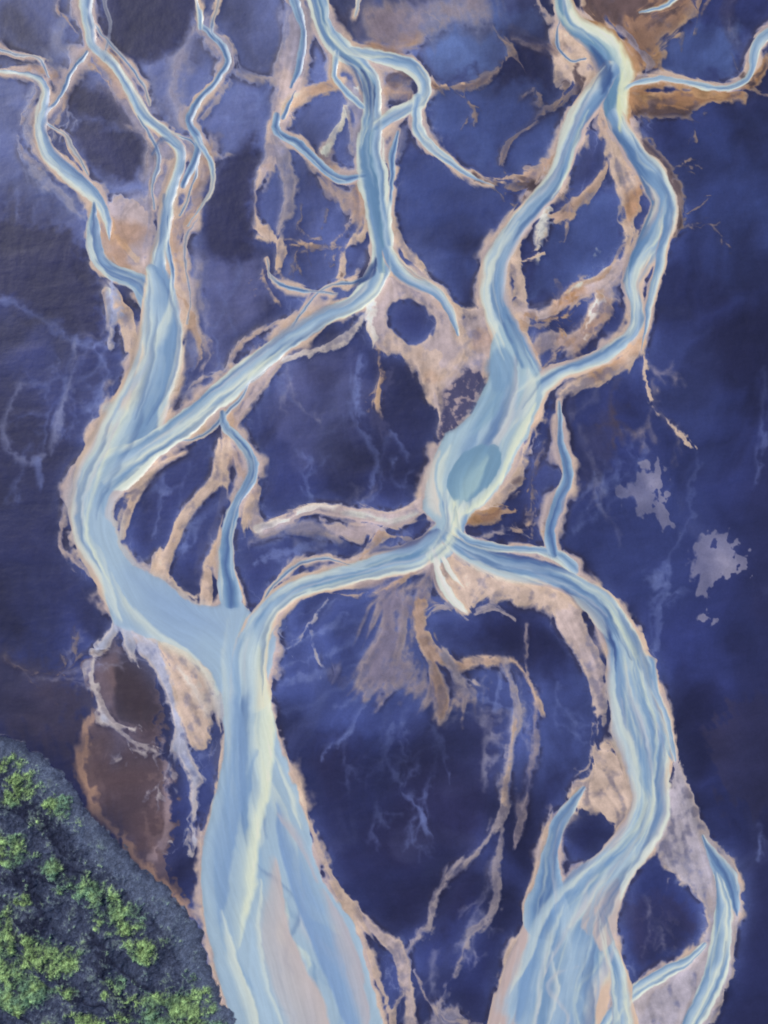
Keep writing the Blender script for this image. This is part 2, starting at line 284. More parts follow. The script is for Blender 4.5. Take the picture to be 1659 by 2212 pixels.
# dendritic rills
RT=np.random.RandomState(77)
def tree(x,y,ang,L,w,col,a=.6,dep=3,to='g',soft=3):
    P=[(x,y,w)]; A_=ang; n=5; cx,cy=x,y
    for k in range(n):
        A_+=RT.normal(0,.22); cx+=math.cos(A_)*L/n; cy+=math.sin(A_)*L/n
        P.append((cx,cy,max(w*(1-.8*(k+1)/n),1)))
        if dep>0 and k>0 and RT.rand()<.62:
            tree(cx,cy,A_+RT.choice([-1,1])*RT.uniform(.3,.7),L*RT.uniform(.4,.65),w*.6*(1-.5*k/n)+.8,col,a*.9,dep-1,to,soft)
    (gs if to=='g' else sand)(P,col,soft if to!='g' else soft+4+w*.3,2,a if to!='g' else a*.65,2.5)
D=math.pi/2
for t in [(800,1500,D+.5,150,9,LIL),(840,1520,D+.1,170,9,LIL),(880,1530,D-.1,150,8,LIL),(940,1540,D-.3,170,8,LIL),(770,1470,D+1.1,170,9,LIL),(780,1400,D+1.3,170,8,LIL),(760,1340,D+1.2,150,8,LIL),(1010,1500,D-.6,110,8,SG),
 (700,1290,D+.9,120,7,PALE),(1120,1450,D,120,6,SG),(980,1440,D-.8,100,8,SG),(820,760,D+.1,110,8,TAN),(790,760,D+.5,150,6,LIL),(900,1090,-D-.4,80,6,LIL),(620,800,D,90,8,SG),(560,880,D-.2,120,6,LIL),
 (1240,860,D,160,9,BR),(1290,830,D+.3,150,10,SG),(1330,820,D+.3,120,8,BR),(1260,930,D+.2,140,8,SG),(1180,960,D-.1,110,7,BR),(1160,1060,D+.3,70,6,TAN),
 (440,650,D,160,8,SG),(470,620,D-.2,180,7,LIL),(420,760,D,130,8,SG),(520,560,D+.4,200,6,LIL),(600,500,D-.1,120,8,TAN),(650,440,D-.4,90,6,BR),(700,460,D-.2,120,6,BR),(770,430,D,110,7,TAN),
 (450,330,-.1,110,7,SG),(500,150,.1,110,6,SG),(490,250,.1,80,5,LIL),(620,30,D,110,6,SG),(330,140,D-.3,110,8,SG),(270,120,D+.4,90,8,SG),(150,190,D,120,8,PALE),(60,330,D+.6,120,9,LIL),(100,400,D+.4,120,8,LIL),
 (240,720,D+.4,130,9,LIL),(200,740,D+.7,150,8,LIL),(180,700,D+.2,160,8,LIL),(60,960,D,100,9,LIL),(290,850,D+.5,90,8,LIL),
 (1220,640,-.7,80,5,WC),(1240,740,D+.8,110,9,TAN),(1180,700,2.6,70,7,TAN),(1200,680,-.6,130,7,SA),(1350,520,D+.5,90,9,TAN),(1320,600,D+1,130,10,SA),(1270,400,D+.5,90,7,TAN),
 (1100,120,.6,90,6,BR),(1120,380,.3,80,6,BR),(1050,400,.7,70,5,BR),(1460,480,.2,90,6,BR),(1450,370,-.6,40,5,BR),(1470,240,.9,50,6,BR),(1590,120,1.2,60,6,BR),(940,190,-.2,90,6,BR),(1000,200,.9,40,4,BR),
 (1380,760,D-.4,90,7,SA),(1400,830,D-.4,120,5,SP),(1250,1150,-1.2,130,9,LIL),(1290,1130,-.9,120,7,LIL),(1410,1400,-1.2,130,5,LIL),(1460,1140,D,100,5,LIL),
 (400,1640,D-.1,140,8,PALE),(420,1720,D,90,6,PALE),(380,1560,D-.1,120,8,PALE),(240,1570,.3,90,6,PALE),(1060,1870,D+.2,130,8,SG),(940,2050,D,140,7,SG),(900,2100,D-.2,110,8,SA),(870,2130,D+.3,90,7,SA),
 (560,1180,-.3,140,9,LIL),(600,1210,-.2,120,7,LIL),(640,1170,.1,120,8,SG),(830,1180,2.8,110,6,LIL),(1210,1480,D+.3,110,5,LIL),(1280,1560,D+.1,80,5,SA),(1640,1780,.3,50,5,LIL),(20,1420,.4,130,7,BR),(60,1460,.2,140,7,SG),
 (1440,1900,D,80,6,SA),(1390,1930,D,80,5,SG),(1290,1790,D+.4,60,7,SA),(1330,440,D+.1,80,7,SP),(1130,690,.1,90,6,OC),(830,940,D,110,5,LIL),(420,1010,D+.3,110,8,LIL),(470,1090,D+.4,90,7,LIL)]:
    x,y,an,L,w,c=t; tree(x,y,an,L,w,c,.6,3,'s' if c in (TAN,SA,SP,BR,OC,WC,PALE) and not (y>740 and y<950 and x>1200) else 'g')
# side braids that leave and rejoin a parent channel
RB=np.random.RandomState(5)
def braid(P,i0f,i1f,side,d,blue):
    S=spline(P); N=len(S); i0=int(i0f*(N-1)); i1=int(i1f*(N-1)); T=np.gradient(S[:,:2],axis=0); T/=np.hypot(T[:,0],T[:,1])[:,None]+1e-6
    pts=[]; ph=RB.uniform(0,6)
    idx=list(range(i0,i1+1,3))
    for k in idx:
        t=(k-i0)/max(1,i1-i0); o=side*(S[k,2]*.35+(S[k,2]*.2+d)*math.sin(math.pi*t)**.8*(1+.25*math.sin(ph+7*t)))
        pts.append((S[k,0]+T[k,1]*o,S[k,1]-T[k,0]*o,3+4*math.sin(math.pi*t)*RB.uniform(.5,1.3)))
    if len(pts)<4: return
    if blue: river(pts,bl,RB.uniform(4,9),a=.85)
    else: sand([(a,b,c+3) for a,b,c in pts],[SP,SA,TAN,SG][RB.randint(4)],3,a=.75,rag=3)
for idx,a,b,s,d,bb in [(0,.25,.55,1,26,1),(0,.3,.6,-1,30,0),(0,.05,.3,-1,34,0),(0,.6,.85,1,34,1),(0,.62,.95,-1,30,0),(1,.35,.7,-1,24,0),(1,.5,.8,1,34,1),(1,.3,.55,1,26,0),
  (7,.3,.6,-1,26,0),(7,.55,.85,1,20,1),(7,.6,.95,-1,36,0),(7,.1,.4,-1,30,1),(6,.15,.5,1,22,0),(6,.35,.7,-1,20,1),(6,.1,.35,-1,28,0),(12,.3,.6,1,26,0),(12,.1,.35,-1,20,0),(12,.45,.8,1,30,1),
  (13,.15,.45,-1,26,0),(13,.4,.7,-1,30,1),(13,.6,.85,1,22,0),(13,.2,.5,1,16,0),(5,.3,.7,1,22,0),(5,.1,.45,-1,16,0),(17,.1,.35,1,26,0),(17,.3,.5,-1,34,0),(17,.45,.6,1,26,1),(17,.2,.42,-1,22,1),
  (3,.05,.35,1,30,0),(3,.7,.95,-1,20,0),(22,.2,.7,1,24,0),(22,.1,.5,-1,22,0),(21,.2,.7,1,16,0),(20,.1,.7,1,20,0),(26,.0,.6,-1,20,0),(25,.1,.8,1,16,0)]:
    if R[idx][0]=='s': braid(R[idx][1],a,b,s,d,bb)
for a_,c in [([(-20,630,14),(60,668,16),(120,700,18),(175,738,16),(240,738,14)],LIL),([(160,740,8),(165,790,8),(145,860,10),(122,930,14),(118,975,6)],(118,124,160)),([(35,830,5),(12,890,8),(15,960,10),(60,1000,14),(95,975,8)],(118,124,160)),([(150,640,6),(190,725,5),(225,710,4)],SG),([(200,740,6),(225,800,8),(205,870,6)],LIL),([(80,1000,20),(90,1050,10)],LIL)]:
    gs(a_,c,8,a=.65,rag=4)
GS_=GR; GR=[]
gp([(-130,-130),(1100,-130),(900,200),(560,380),(400,560),(260,600),(160,480),(60,300),(-130,340)],(106,118,170),80,a=.72)
gp([(-130,160),(60,200),(90,330),(140,480),(60,420),(-130,400)],(98,112,168),30,a=.6)
gp([(400,560),(560,560),(560,760),(460,900),(410,700)],(102,106,152),30,a=.6)
gp([(620,780),(760,770),(790,900),(720,1010),(630,1000),(590,900)],(86,90,136),30,a=.6)
gp([(800,800),(840,800),(838,900),(815,930)],(104,100,132),10,a=.5)
gp([(570,180),(720,160),(780,400),(760,640),(600,640),(560,400)],(78,90,144),40,a=.7)
gp([(950,20),(1080,20),(1090,120),(1000,180),(930,150)],(88,110,162),20,a=.7)
gp([(1400,60),(1590,60),(1600,150),(1500,160),(1390,150)],(78,98,150),20,a=.7)
gp([(1110,30),(1200,30),(1210,100),(1120,90)],(90,110,162),20,a=.6)
gp([(930,200),(1220,200),(1180,360),(1010,360)],(78,98,154),20,a=.6)
gp([(860,320),(1100,400),(1120,480),(1040,600),(990,660),(900,590),(860,480)],(66,82,140),40,a=.6)
gp([(1200,480),(1320,400),(1340,540),(1200,640),(1140,660)],(74,92,148),20,a=.6)
gp([(1470,250),(1780,250),(1780,600),(1470,560)],(58,74,130),60,a=.5)
gp([(1400,700),(1560,760),(1520,1000),(1400,900)],(64,76,130),60,a=.5)
gp([(1210,1150),(1500,1000),(1480,1300),(1350,1280)],(60,72,126),60,a=.5)
gp([(590,1320),(860,1260),(1100,1450),(1280,1460),(1280,1640),(1100,1700),(900,1620),(640,1560)],(74,88,148),60,a=.6)
gp([(1160,1120),(1320,880),(1310,1000),(1250,1080)],(62,60,90),20,a=.6)
gp([(1540,1560),(1780,1500),(1780,1800),(1580,1720)],(68,62,86),20,a=.5,rag=30)
gp([(1600,1100),(1780,1100),(1780,2360),(1600,2360)],(37,39,72),60,a=.65)  # dark navy sand; right-edge vignette is also put into this colour
gp([(1350,1960),(1450,1930),(1500,1990),(1400,2080)],(54,48,74),20,a=.5)
gp([(-130,1380),(60,1420),(180,1480),(170,1640),(60,1600),(-130,1520)],(60,54,74),40,a=.75,rag=20)
gp([(900,1560),(1080,1560),(1070,1760),(980,1850),(880,1760)],(43,42,77),50,a=.6)
gp([(640,1640),(820,1640),(1060,1900),(860,2010),(760,1900)],(37,37,70),60,a=.8)
gp([(560,1100),(900,780),(940,1000),(900,1070),(700,1080)],(50,57,106),40,a=.4)
gp([(-130,760),(180,1000),(170,1300),(-130,1350)],(38,41,79),60,a=.7)  # dark sand at left margin, its colour also standing in for edge vignetting
gp([(188,1440),(205,1540),(160,1650),(185,1740),(250,1820),(320,1890),(440,2010),(372,1900),(366,1790),(360,1660),(342,1570),(330,1450),(290,1400),(250,1380)],(100,82,86),5,wp=2,a=.95,rag=12)
gp([(270,1400),(320,1420),(335,1500),(330,1570),(260,1550),(245,1470)],(58,49,60),10,wp=2,a=.9)
gp([(230,1600),(330,1590),(350,1740),(300,1820),(240,1720)],(74,60,70),20,a=.6,rag=24)
gs([(190,1560,22),(175,1660,20),(215,1745,20),(270,1820,14),(340,1895,16),(420,1980,14)],(172,138,116),6,a=.75)
gs([(350,1590,8),(362,1700,14),(356,1800,14),(330,1850,20)],(146,128,134),6,a=.7)
GR=GR+GS_
gp([(1350,1055),(1395,1022),(1430,1060),(1440,1150),(1415,1130),(1375,1100)],(146,142,162),5,wp=3,a=.75,rag=18)
gp([(1492,1150),(1555,1158),(1590,1205),(1570,1250),(1528,1290),(1510,1350),(1500,1280)],(150,146,166),5,wp=3,a=.75,rag=18)
gs([(1495,965,4),(1508,1010,6),(1490,1100,6),(1450,1190,8),(1436,1290,8),(1420,1380,8),(1405,1415,8)],LIL,5,a=.45)
gs([(1645,800,10),(1655,900,12),(1640,1000,10),(1625,1060,5)],LIL,8,a=.4)
for P in [[(780,760,6),(765,850,8),(775,920,8),(815,990,10),(795,1050,5)],[(840,930,4),(880,1000,5)],
  [(850,1570,6),(838,1640,9),(862,1695,10),(905,1740,8),(930,1790,7),(945,1840,4)],[(870,1560,5),(880,1640,5),(860,1610,3)],[(925,1550,6),(950,1620,8),(965,1690,4)],
  [(740,1330,6),(680,1380,9),(620,1400,6)],[(760,1370,6),(700,1420,8),(610,1440,5)],[(780,1430,5),(700,1450,8),(600,1475,4)],[(720,1300,6),(650,1330,7),(600,1350,4)],
  [(800,1500,8),(760,1570,6),(700,1640,4)],[(790,1500,6),(720,1530,5)],[(1000,1490,8),(1070,1530,6),(1100,1545,4)],[(1090,1450,5),(1060,1540,4)],
  [(560,1220,8),(600,1190,12),(680,1180,10)],[(1240,1090,6),(1270,1060,10),(1280,1020,6)],[(1250,1150,6),(1300,1110,8),(1290,1060,4)],
  [(380,850,8),(410,790,12),(400,730,8)],[(430,860,5),(470,790,7),(450,720,4)],[(20,60,20),(80,110,20),(170,130,20)],[(480,250,8),(540,270,6)],[(470,180,8),(560,200,6)],
  [(360,1010,10),(350,1080,14),(325,1150,10)],[(430,1090,8),(400,1180,8)],[(700,1160,8),(640,1185,10),(560,1215,5)]]:
    gs(P,LIL,6,a=.6)
# dark islands
isl([(215,-130),(215,20),(235,80),(280,118),(340,128),(390,105),(412,60),(410,-130)],10)
isl([(150,300),(185,355),(240,388),(290,385),(312,340),(310,290),(250,270),(190,265)],10)
isl([(145,200),(180,262),(240,262),(290,270),(260,220),(210,195)],10,.8)
isl([(432,420),(440,510),(470,555),(510,560),(545,520),(550,400),(545,300),(510,330),(470,360)],8)
isl([(835,685),(850,655),(890,648),(925,672),(938,705),(915,738),(880,740),(850,715)],3)
isl([(420,975),(360,1010),(310,1060),(284,1115),(282,1170),(318,1212),(340,1185),(360,1130),(410,1080),(455,1030),(465,975)],4,.85)
isl([(480,1050),(440,1090),(400,1145),(380,1205),(378,1252),(405,1283),(428,1275),(440,1225),(470,1150),(492,1080)],4,.9)
isl([(512,1120),(505,1180),(515,1240),(535,1290),(545,1230),(530,1160)],3)
isl([(1225,1790),(1270,1770),(1320,1790),(1310,1830),(1262,1868),(1220,1840)],5)
isl([(1412,1850),(1360,1900),(1342,1990),(1370,2070),(1395,2100),(1450,2062),(1500,2020),(1516,1965),(1500,1930),(1440,1905)],4,.9)
isl([(935,1335),(965,1325),(1000,1355),(1040,1335),(1090,1338),(1130,1390),(1120,1420),(1050,1420),(980,1405),(940,1370)],6)
isl([(745,540),(770,530),(780,560),(765,590),(745,580)],3)
isl([(1140,570),(1165,570),(1160,620),(1230,610),(1200,650),(1145,670)],4,.8)
isl([(575,420),(600,370),(610,450),(585,500)],6,.6)
isl([(1220,1790),(1240,1760),(1255,1790),(1230,1840)],4,.6)
isl([(405,720),(425,790),(400,850),(380,880),(395,800)],6,.8)
isl([(468,1570),(440,1700),(428,1780),(440,1800),(462,1700),(478,1600)],3,.9)
# accents
RF=np.random.RandomState(12)
def filaments(P,n,wmax,s0=2.,s1=6.,a0=.25,a1=.6):
    S=spline(P); N=len(S)
    if N<8: return
    T=np.gradient(S[:,:2],axis=0); T/=np.hypot(T[:,0],T[:,1])[:,None]+1e-6
    for _ in range(n):
        ln=RF.randint(min(7,N-1),min(N,44)); i0=RF.randint(0,N-ln+1); o0=RF.uniform(-.8,.8); am=RF.uniform(.05,.3); ph=RF.uniform(0,6); fr=RF.uniform(1,3)
        pts=[]; w=RF.uniform(.3,1)*wmax
        for k in range(0,ln,3):
            s=S[i0+k]; t=k/(ln-1); o=np.clip(o0+am*math.sin(ph+fr*t*3),-.88,.88)*s[2]/2; tt=T[i0+k]
            pts.append((s[0]+tt[1]*o,s[1]-tt[0]*o,max(.8,w*math.sin(math.pi*min(max(t,.04),.96))**.7)))
        if len(pts)<3: continue
        c=[WC,WL,WY_,WB,WD,(132,164,198),WL,(196,196,202)][RF.randint(8)]
        acc(pts,c,RF.uniform(s0,s1),1,RF.uniform(a0,a1),1)
acc([(215,1020,60),(205,1080,84),(215,1150,80),(245,1210,80),(300,1280,70)],(164,188,208),26,a=.85)
acc([(470,1380,60),(505,1440,90),(515,1520,90),(520,1640,90)],(158,184,208),26,a=.85)
for g_ in GUIDE[:2]: filaments(g_,24,26,3,10)
acc([(300,800,20),(345,720,24),(372,660,18),(368,600,10)],WC,8)
acc([(375,660,14),(388,740,16),(372,830,16),(350,900,16),(345,930,10)],WC,5)
acc([(190,480,10),(196,540,14),(225,590,10),(240,640,12)],WC,4)
acc([(215,880,20),(255,900,50),(225,990,50),(185,1060,40)],(180,200,208),18,a=.6)
acc([(330,700,30),(318,800,36),(290,880,40)],(140,168,196),16,a=.5)
acc([(175,1080,12),(188,1160,16),(215,1220,20),(238,1290,24),(262,1340,18)],(204,216,212),6)
acc([(240,1240,16),(275,1310,16),(330,1370,22),(420,1430,20),(470,1500,14)],WC,10,a=.7)
acc([(280,1240,50),(380,1320,70),(470,1360,70)],(142,168,202),26,a=.8)
acc([(530,1500,50),(548,1420,60),(548,1350,40)],(188,206,212),18,a=.8)
acc([(560,1400,10),(568,1500,36),(575,1590,42),(570,1690,32),(550,1800,30),(538,1900,30),(515,2040,20)],WY_,16,a=.9)
acc([(590,1620,10),(630,1720,14),(650,1790,6)],WC,5)
acc([(510,1510,30),(515,1620,44),(500,1740,50),(480,1850,50),(475,1990,30)],(128,158,196),14,a=.8)
acc([(555,1620,16),(530,1720,20),(530,1800,20)],(118,150,190),8,a=.7)
acc([(600,1740,20),(640,1880,50),(690,2010,60),(740,2130,50),(790,2300,40)],(128,158,198),12,a=.9)
acc([(595,1860,30),(590,2000,60),(620,2100,80),(670,2220,90),(690,2360,90)],(194,184,184),10,a=.9)
acc([(700,1920,20),(750,2060,40),(800,2250,40)],(182,176,184),8,a=.8)
acc([(600,1760,12),(640,1800,14),(690,1900,14)],(184,180,190),5,a=.7)
acc([(560,1900,10),(555,2000,12),(575,2120,14),(620,2250,14)],WC,5,a=.7)
acc([(480,1970,10),(505,2080,20),(545,2200,24),(590,2360,24)],WC,6,a=.8)
acc([(545,2000,30),(560,2120,30),(610,2300,20)],(172,197,217),8,a=.7)
acc([(675,1268,20),(760,1244,16),(850,1212,22),(925,1190,14)],(96,134,172),8,a=.7)
acc([(800,1195,14),(880,1172,30),(945,1145,20)],(54,70,124),8,a=1)
acc([(590,1285,16),(640,1262,16)],(184,206,220),6,a=.7)
acc([(1155,870,16),(1128,925,18),(1100,980,14),(1075,1040,14),(1030,1085,14),(995,1110,16)],WY_,5,a=.9)
acc([(950,970,16),(930,1030,20),(935,1085,30),(955,1110,20)],(216,210,200),6,a=.9)
acc([(975,960,14),(955,1020,16),(960,1080,14)],WC,6)
acc([(1140,800,14),(1148,850,24),(1130,900,20)],WC,8)
acc([(1075,800,40),(1060,870,50),(1020,930,40)],(132,166,190),18,a=.65)
apoly([(1062,762),(1092,750),(1110,790),(1100,830),(1070,850),(1052,800)],(120,153,186),7,a=.75)
apoly([(1040,962),(1075,965),(1082,1000),(1060,1040),(1020,1072),(985,1080),(968,1050),(980,1010),(1005,975)],(114,150,178),2,a=.95)
acc([(1045,990,30),(1015,1040,36),(985,1090,36)],(160,190,198),16,a=.9)
acc([(985,1085,20),(990,1120,18),(978,1160,22),(965,1190,14)],WY_,5,a=1)
acc([(1010,1205,12),(1080,1235,14),(1170,1262,10)],(70,102,154),5,a=.9)
acc([(1060,1190,12),(1150,1215,16),(1240,1240,10)],(62,84,142),5,a=1)
acc([(1240,1250,12),(1310,1300,14),(1355,1370,20),(1382,1420,18),(1395,1450,8)],(220,228,200),5,a=1)
acc([(1215,1270,20),(1290,1330,24),(1318,1380,18),(1330,1450,14)],(52,72,126),5,a=1)
acc([(1330,1400,24),(1350,1520,30),(1370,1600,30),(1400,1670,20)],(104,140,184),8,a=.9)
acc([(1395,1460,16),(1425,1560,20),(1448,1640,14)],(116,152,194),6,a=.85)
acc([(1400,1540,8),(1425,1600,12),(1435,1640,6)],(64,76,138),5,a=.6)
acc([(1320,1460,24),(1330,1560,28),(1360,1660,16)],(168,192,210),8,a=.6)
acc([(1395,1620,26),(1405,1720,40),(1385,1790,36),(1310,1870,30)],(110,146,190),8,a=.9)
acc([(1438,1640,10),(1440,1720,12),(1425,1790,14),(1385,1850,16),(1345,1920,20),(1315,2000,20)],WC,5,a=.95)
acc([(1370,1830,14),(1350,1880,20),(1290,1940,24),(1230,2000,24)],WC,7,a=.75)
acc([(1280,1850,30),(1200,1960,40),(1160,2060,50),(1120,2200,50)],(118,152,194),14,a=.8)
acc([(1275,1970,30),(1260,2080,50),(1220,2200,60),(1180,2360,60)],(142,170,200),16,a=.7)
acc([(1215,1960,16),(1175,2060,20),(1150,2220,24)],(208,218,212),8,a=.7)
apoly([(1270,1960),(1290,1930),(1335,1900),(1340,1960),(1330,2020),(1295,2050),(1280,2020),(1255,2000)],(192,178,176),3,a=.9)
acc([(1330,2040,20),(1290,2120,24),(1260,2260,30)],(186,186,196),8,a=.7)
acc([(1190,2060,12),(1200,2140,12),(1180,2230,10)],(230,230,216),6,a=.6)
acc([(1340,90,14),(1350,170,20),(1345,220,18),(1345,280,14)],(216,222,182),6,a=1)
acc([(1290,85,20),(1325,115,20),(1345,150,12)],(164,190,194),6,a=.7)
acc([(1275,105,30),(1310,160,34),(1300,200,20)],(56,80,130),8,a=.9)
acc([(1330,280,20),(1380,350,26),(1410,440,24)],(80,112,158),8,a=.9)
acc([(1385,330,8),(1440,390,12),(1455,440,10)],WC,4,a=.85)
acc([(1440,420,8),(1420,500,10),(1380,560,8)],WY_,4,a=.8)
acc([(1410,440,14),(1385,520,20),(1355,610,14)],(90,124,166),5,a=.9)
acc([(1365,600,6),(1372,660,7),(1355,715,8),(1300,760,7)],WC,3,a=.85)
acc([(1220,330,16),(1195,410,22),(1140,470,20),(1095,530,10)],(82,116,160),6,a=.9)
acc([(1240,230,12),(1215,290,10),(1200,350,8)],WC,5,a=.8)
acc([(1270,240,8),(1245,300,10),(1225,370,10),(1190,430,10)],(212,222,202),4,a=.9)
acc([(1120,480,12),(1070,550,12),(1050,620,12),(1062,690,12),(1090,750,12)],WC,5,a=.8)
acc([(1080,570,20),(1075,640,26),(1098,710,20),(1130,790,14)],(104,138,178),8,a=.85)
acc([(780,155,24),(795,205,30),(800,260,12)],(48,68,118),7,a=1)
acc([(770,130,10),(815,180,8),(818,240,8)],WY_,4,a=.8)
acc([(705,20,10),(722,80,10),(770,115,12),(850,125,10)],(212,220,204),4,a=.9)
acc([(735,120,14),(765,160,14),(780,200,10)],(68,96,148),5,a=1)
acc([(795,275,16),(790,350,22),(805,420,22),(820,510,14)],(94,130,168),6,a=.9)
acc([(775,290,6),(776,360,8),(790,430,8),(800,520,8)],WC,3,a=.9)
acc([(828,300,6),(832,380,8),(840,460,10),(848,540,10)],WC,3,a=.9)
acc([(905,150,10),(928,185,8),(908,230,8),(905,270,8),(930,315,8),(990,362,6)],WC,3,a=.9)
acc([(760,620,16),(800,590,22),(812,560,14)],(48,68,120),4,a=1)
acc([(830,560,8),(820,620,10),(770,668,12),(700,705,8)],WY_,4,a=.9)
acc([(650,730,12),(600,760,16),(550,800,8)],(84,118,162),5,a=.9)
acc([(650,720,6),(570,790,8),(510,850,10),(420,915,10),(360,955,10)],WC,4,a=.9)
acc([(520,805,10),(450,860,14),(390,915,10)],(126,158,184),6,a=.7)
acc([(190,20,6),(205,90,8),(270,165,8),(310,240,7),(395,300,7)],WC,3,a=.8)
acc([(95,190,6),(78,260,8),(95,330,8),(160,410,8),(215,440,8),(235,500,6)],WC,3,a=.8)
acc([(205,560,20),(250,590,20),(310,612,14)],(88,120,166),5,a=.8)
acc([(330,330,8),(350,300,12),(385,320,8)],(68,96,148),4,a=.8)
acc([(355,420,6),(352,500,10),(335,570,10)],(82,112,162),4,a=.9)
acc([(1225,1000,7),(1218,1080,8),(1195,1150,8)],(94,122,168),4,a=.6)
def edgeline(P,side,col,o=.8,wd=4,a=.75,soft=2):
    S=spline(P); T=np.gradient(S[:,:2],axis=0); T/=np.hypot(T[:,0],T[:,1])[:,None]+1e-6; N=len(S); k=0
    while k<N-8:
        ln=RF.randint(8,40); seg=range(k,min(N,k+ln),3); n_=len(seg)
        if n_>3:
            pts=[(S[i,0]+T[i,1]*side*(o+.08*math.sin(i*.3))*S[i,2]/2,S[i,1]-T[i,0]*side*(o+.08*math.sin(i*.3))*S[i,2]/2,max(.8,wd*math.sin(math.pi*(j+.3)/n_))) for j,i in enumerate(seg)]
            acc(pts,col,soft,1,a,.8)
        k+=ln+RF.randint(0,16); k=max(k,1)
for r in R[:NMAIN]:
    if r[0]=='s':
        mw_=max(p[2] for p in r[1]); ln_=sum(math.hypot(a[0]-b[0],a[1]-b[1]) for a,b in zip(r[1][:-1],r[1][1:]))
        if mw_>14: filaments(r[1],int(ln_*mw_/4500)+2,max(3,min(14,mw_*.16)),2.5,7)
        if mw_>26: edgeline(r[1],RF.choice([-1,1]),WC,.78,mw_*.07+3,.6,3.5); edgeline(r[1],RF.choice([-1,1]),WD,.6,mw_*.08+2,.45,4)
# ---------------- evaluate geometry ----------------
def gg(kind,P,wp,pad,extra=0): return g_stroke(P,wp,pad,extra) if kind=='s' else g_poly(P,wp,pad)
FX=vn(X,Y,260,5)*0.8; FY=np.ones_like(X)*0.9
RG=[]
for r in SAND:
    if r[0]=='s':
        g=gg('s',r[1],0,26)
        if g: Wn,sd,v,tx,ty=g; m=ss(24,-2,sd); FX[Wn]+=(tx-FX[Wn])*m; FY[Wn]+=(ty-FY[Wn])*m
for P in GUIDE:
    Wn,sd,v,tx,ty=g_stroke(P,0,20); m=ss(20,-20,sd); FX[Wn]+=(tx-FX[Wn])*m; FY[Wn]+=(ty-FY[Wn])*m
for r in R:
    g=gg(r[0],r[1],r[5],32); RG.append(g)
    if g and r[0]=='s':
        Wn,sd,v,tx,ty=g; m=ss(28,-2,sd); FX[Wn]+=(tx-FX[Wn])*m; FY[Wn]+=(ty-FY[Wn])*m
FX=blur(FX,8);FY=blur(FY,8)
FX+=.15*f1; FY+=.15*f2
n=np.hypot(FX,FY)+1e-4; FX/=n;FY/=n
print('geom',time.time()-T0,len(ACC),len(SAND),len(GR))
def lic(arrs,steps,h=1.3):
    gi=np.arange(NX,dtype=np.float32)[None,:]+np.zeros((NY,1),np.float32); gj=np.arange(NY,dtype=np.float32)[:,None]+np.zeros((1,NX),np.float32)
    out=[a.copy() for a in arrs]
    F=(FX+1j*FY).astype(np.complex64).ravel()
    fl=[a.reshape(NX*NY,-1) for a in arrs]
    for sgn in (1,-1):
        px=gi.copy();py=gj.copy()
        idx=(py.astype(np.int32)*NX+px.astype(np.int32)).ravel()
        for k in range(steps):
            f=F[idx].reshape(NY,NX)
            px+=sgn*h*f.real; py+=sgn*h*f.imag
            np.clip(px,0,NX-1,out=px);np.clip(py,0,NY-1,out=py)
            idx=((py+.5).astype(np.int32).clip(0,NY-1)*NX+(px+.5).astype(np.int32).clip(0,NX-1)).ravel()
            for o,a in zip(out,fl): o+=a[idx].reshape(o.shape)
    return [o/(2*steps+1) for o in out]
nf=vn(X,Y,2.6,201)+.6*vn(X,Y,5,202); nc=vn(X,Y,9,203)+.7*vn(X,Y,18,204)
LF,LC=lic([nf,nc],22)
LF/=LF.std()+1e-6; LC/=LC.std()+1e-6
LF=np.clip(LF,-2.5,2.5); LC=np.clip(LC,-2.5,2.5)
print('lic',time.time()-T0)
A3=lambda c: np.array(c,np.float32)/255
C=np.zeros((NY,NX,3),np.float32); A=np.zeros((NY,NX),np.float32); WM=np.zeros((NY,NX),np.float32)
def paint(Wn,m,col):
    a=A[Wn]; na=m+a*(1-m)
    C[Wn]=np.where(na[...,None]>1e-4,(col*m[...,None]+C[Wn]*(a*(1-m))[...,None])/np.maximum(na,1e-4)[...,None],C[Wn])
    A[Wn]=na
hn=fbm(X,Y,45,711,4)
for r,g in zip(R,RG):
    if not g: continue
    Wn,sd=g[0],g[1]; hw=np.maximum(r[3]*(0.8+1.5*hn[Wn]),1)
    m=ss(1,.2,(sd+2*LC[Wn]+2*f1[Wn])/(hw*1.4+2))*.92
    mixc=(ss(-.6,.6,n1[Wn]+.3*f2[Wn]))[...,None]
    paint(Wn,m,A3(SA)*mixc+A3(SP)*(1-mixc))
rg1=1-np.abs(fbm(X,Y,22,721,4))*2
rust=ss(.05,.8,fbm(X,Y,90,741,5))*ss(1500,500,Y)*(.55+.3*ss(900,1400,X))
for k,r in enumerate(SAND):
    g=gg(r[0],r[1],r[4],r[3]+22)
    if not g: continue
    Wn,sd=g[0],g[1]; s_=r[3]*(.8+1.4*np.clip(n1[Wn],0,1))
    m=np.clip(.5-(sd+r[6]*1.0*LC[Wn]+r[6]*.5*f1[Wn]-2*rg1[Wn]+1)/(2*s_),0,1)*r[5]*(1-.35*ss(0,1.3,f2[Wn]-.4*LC[Wn]))
    sh=(f1[Wn]*.08+n2[Wn]*.09+LC[Wn]*.035)[...,None]; ru=rust[Wn][...,None]*(1 if r[2] in (SP,TAN,SA) else 0)
    paint(Wn,m,np.clip((A3(r[2])*(1-ru)+A3((186,140,102))*ru)*(1+sh),0,1))
Wn,sd=g_poly(MOT,2,20)[:2]; m=ss(5,-5,sd+6*f1[Wn])*.85; q_=fbm(X[Wn],Y[Wn],11,731,4)
t=ss(-.3,.5,q_)[...,None]; paint(Wn,m,(A3((58,60,98))*(1-t)+A3((156,140,146))*t).astype(np.float32))
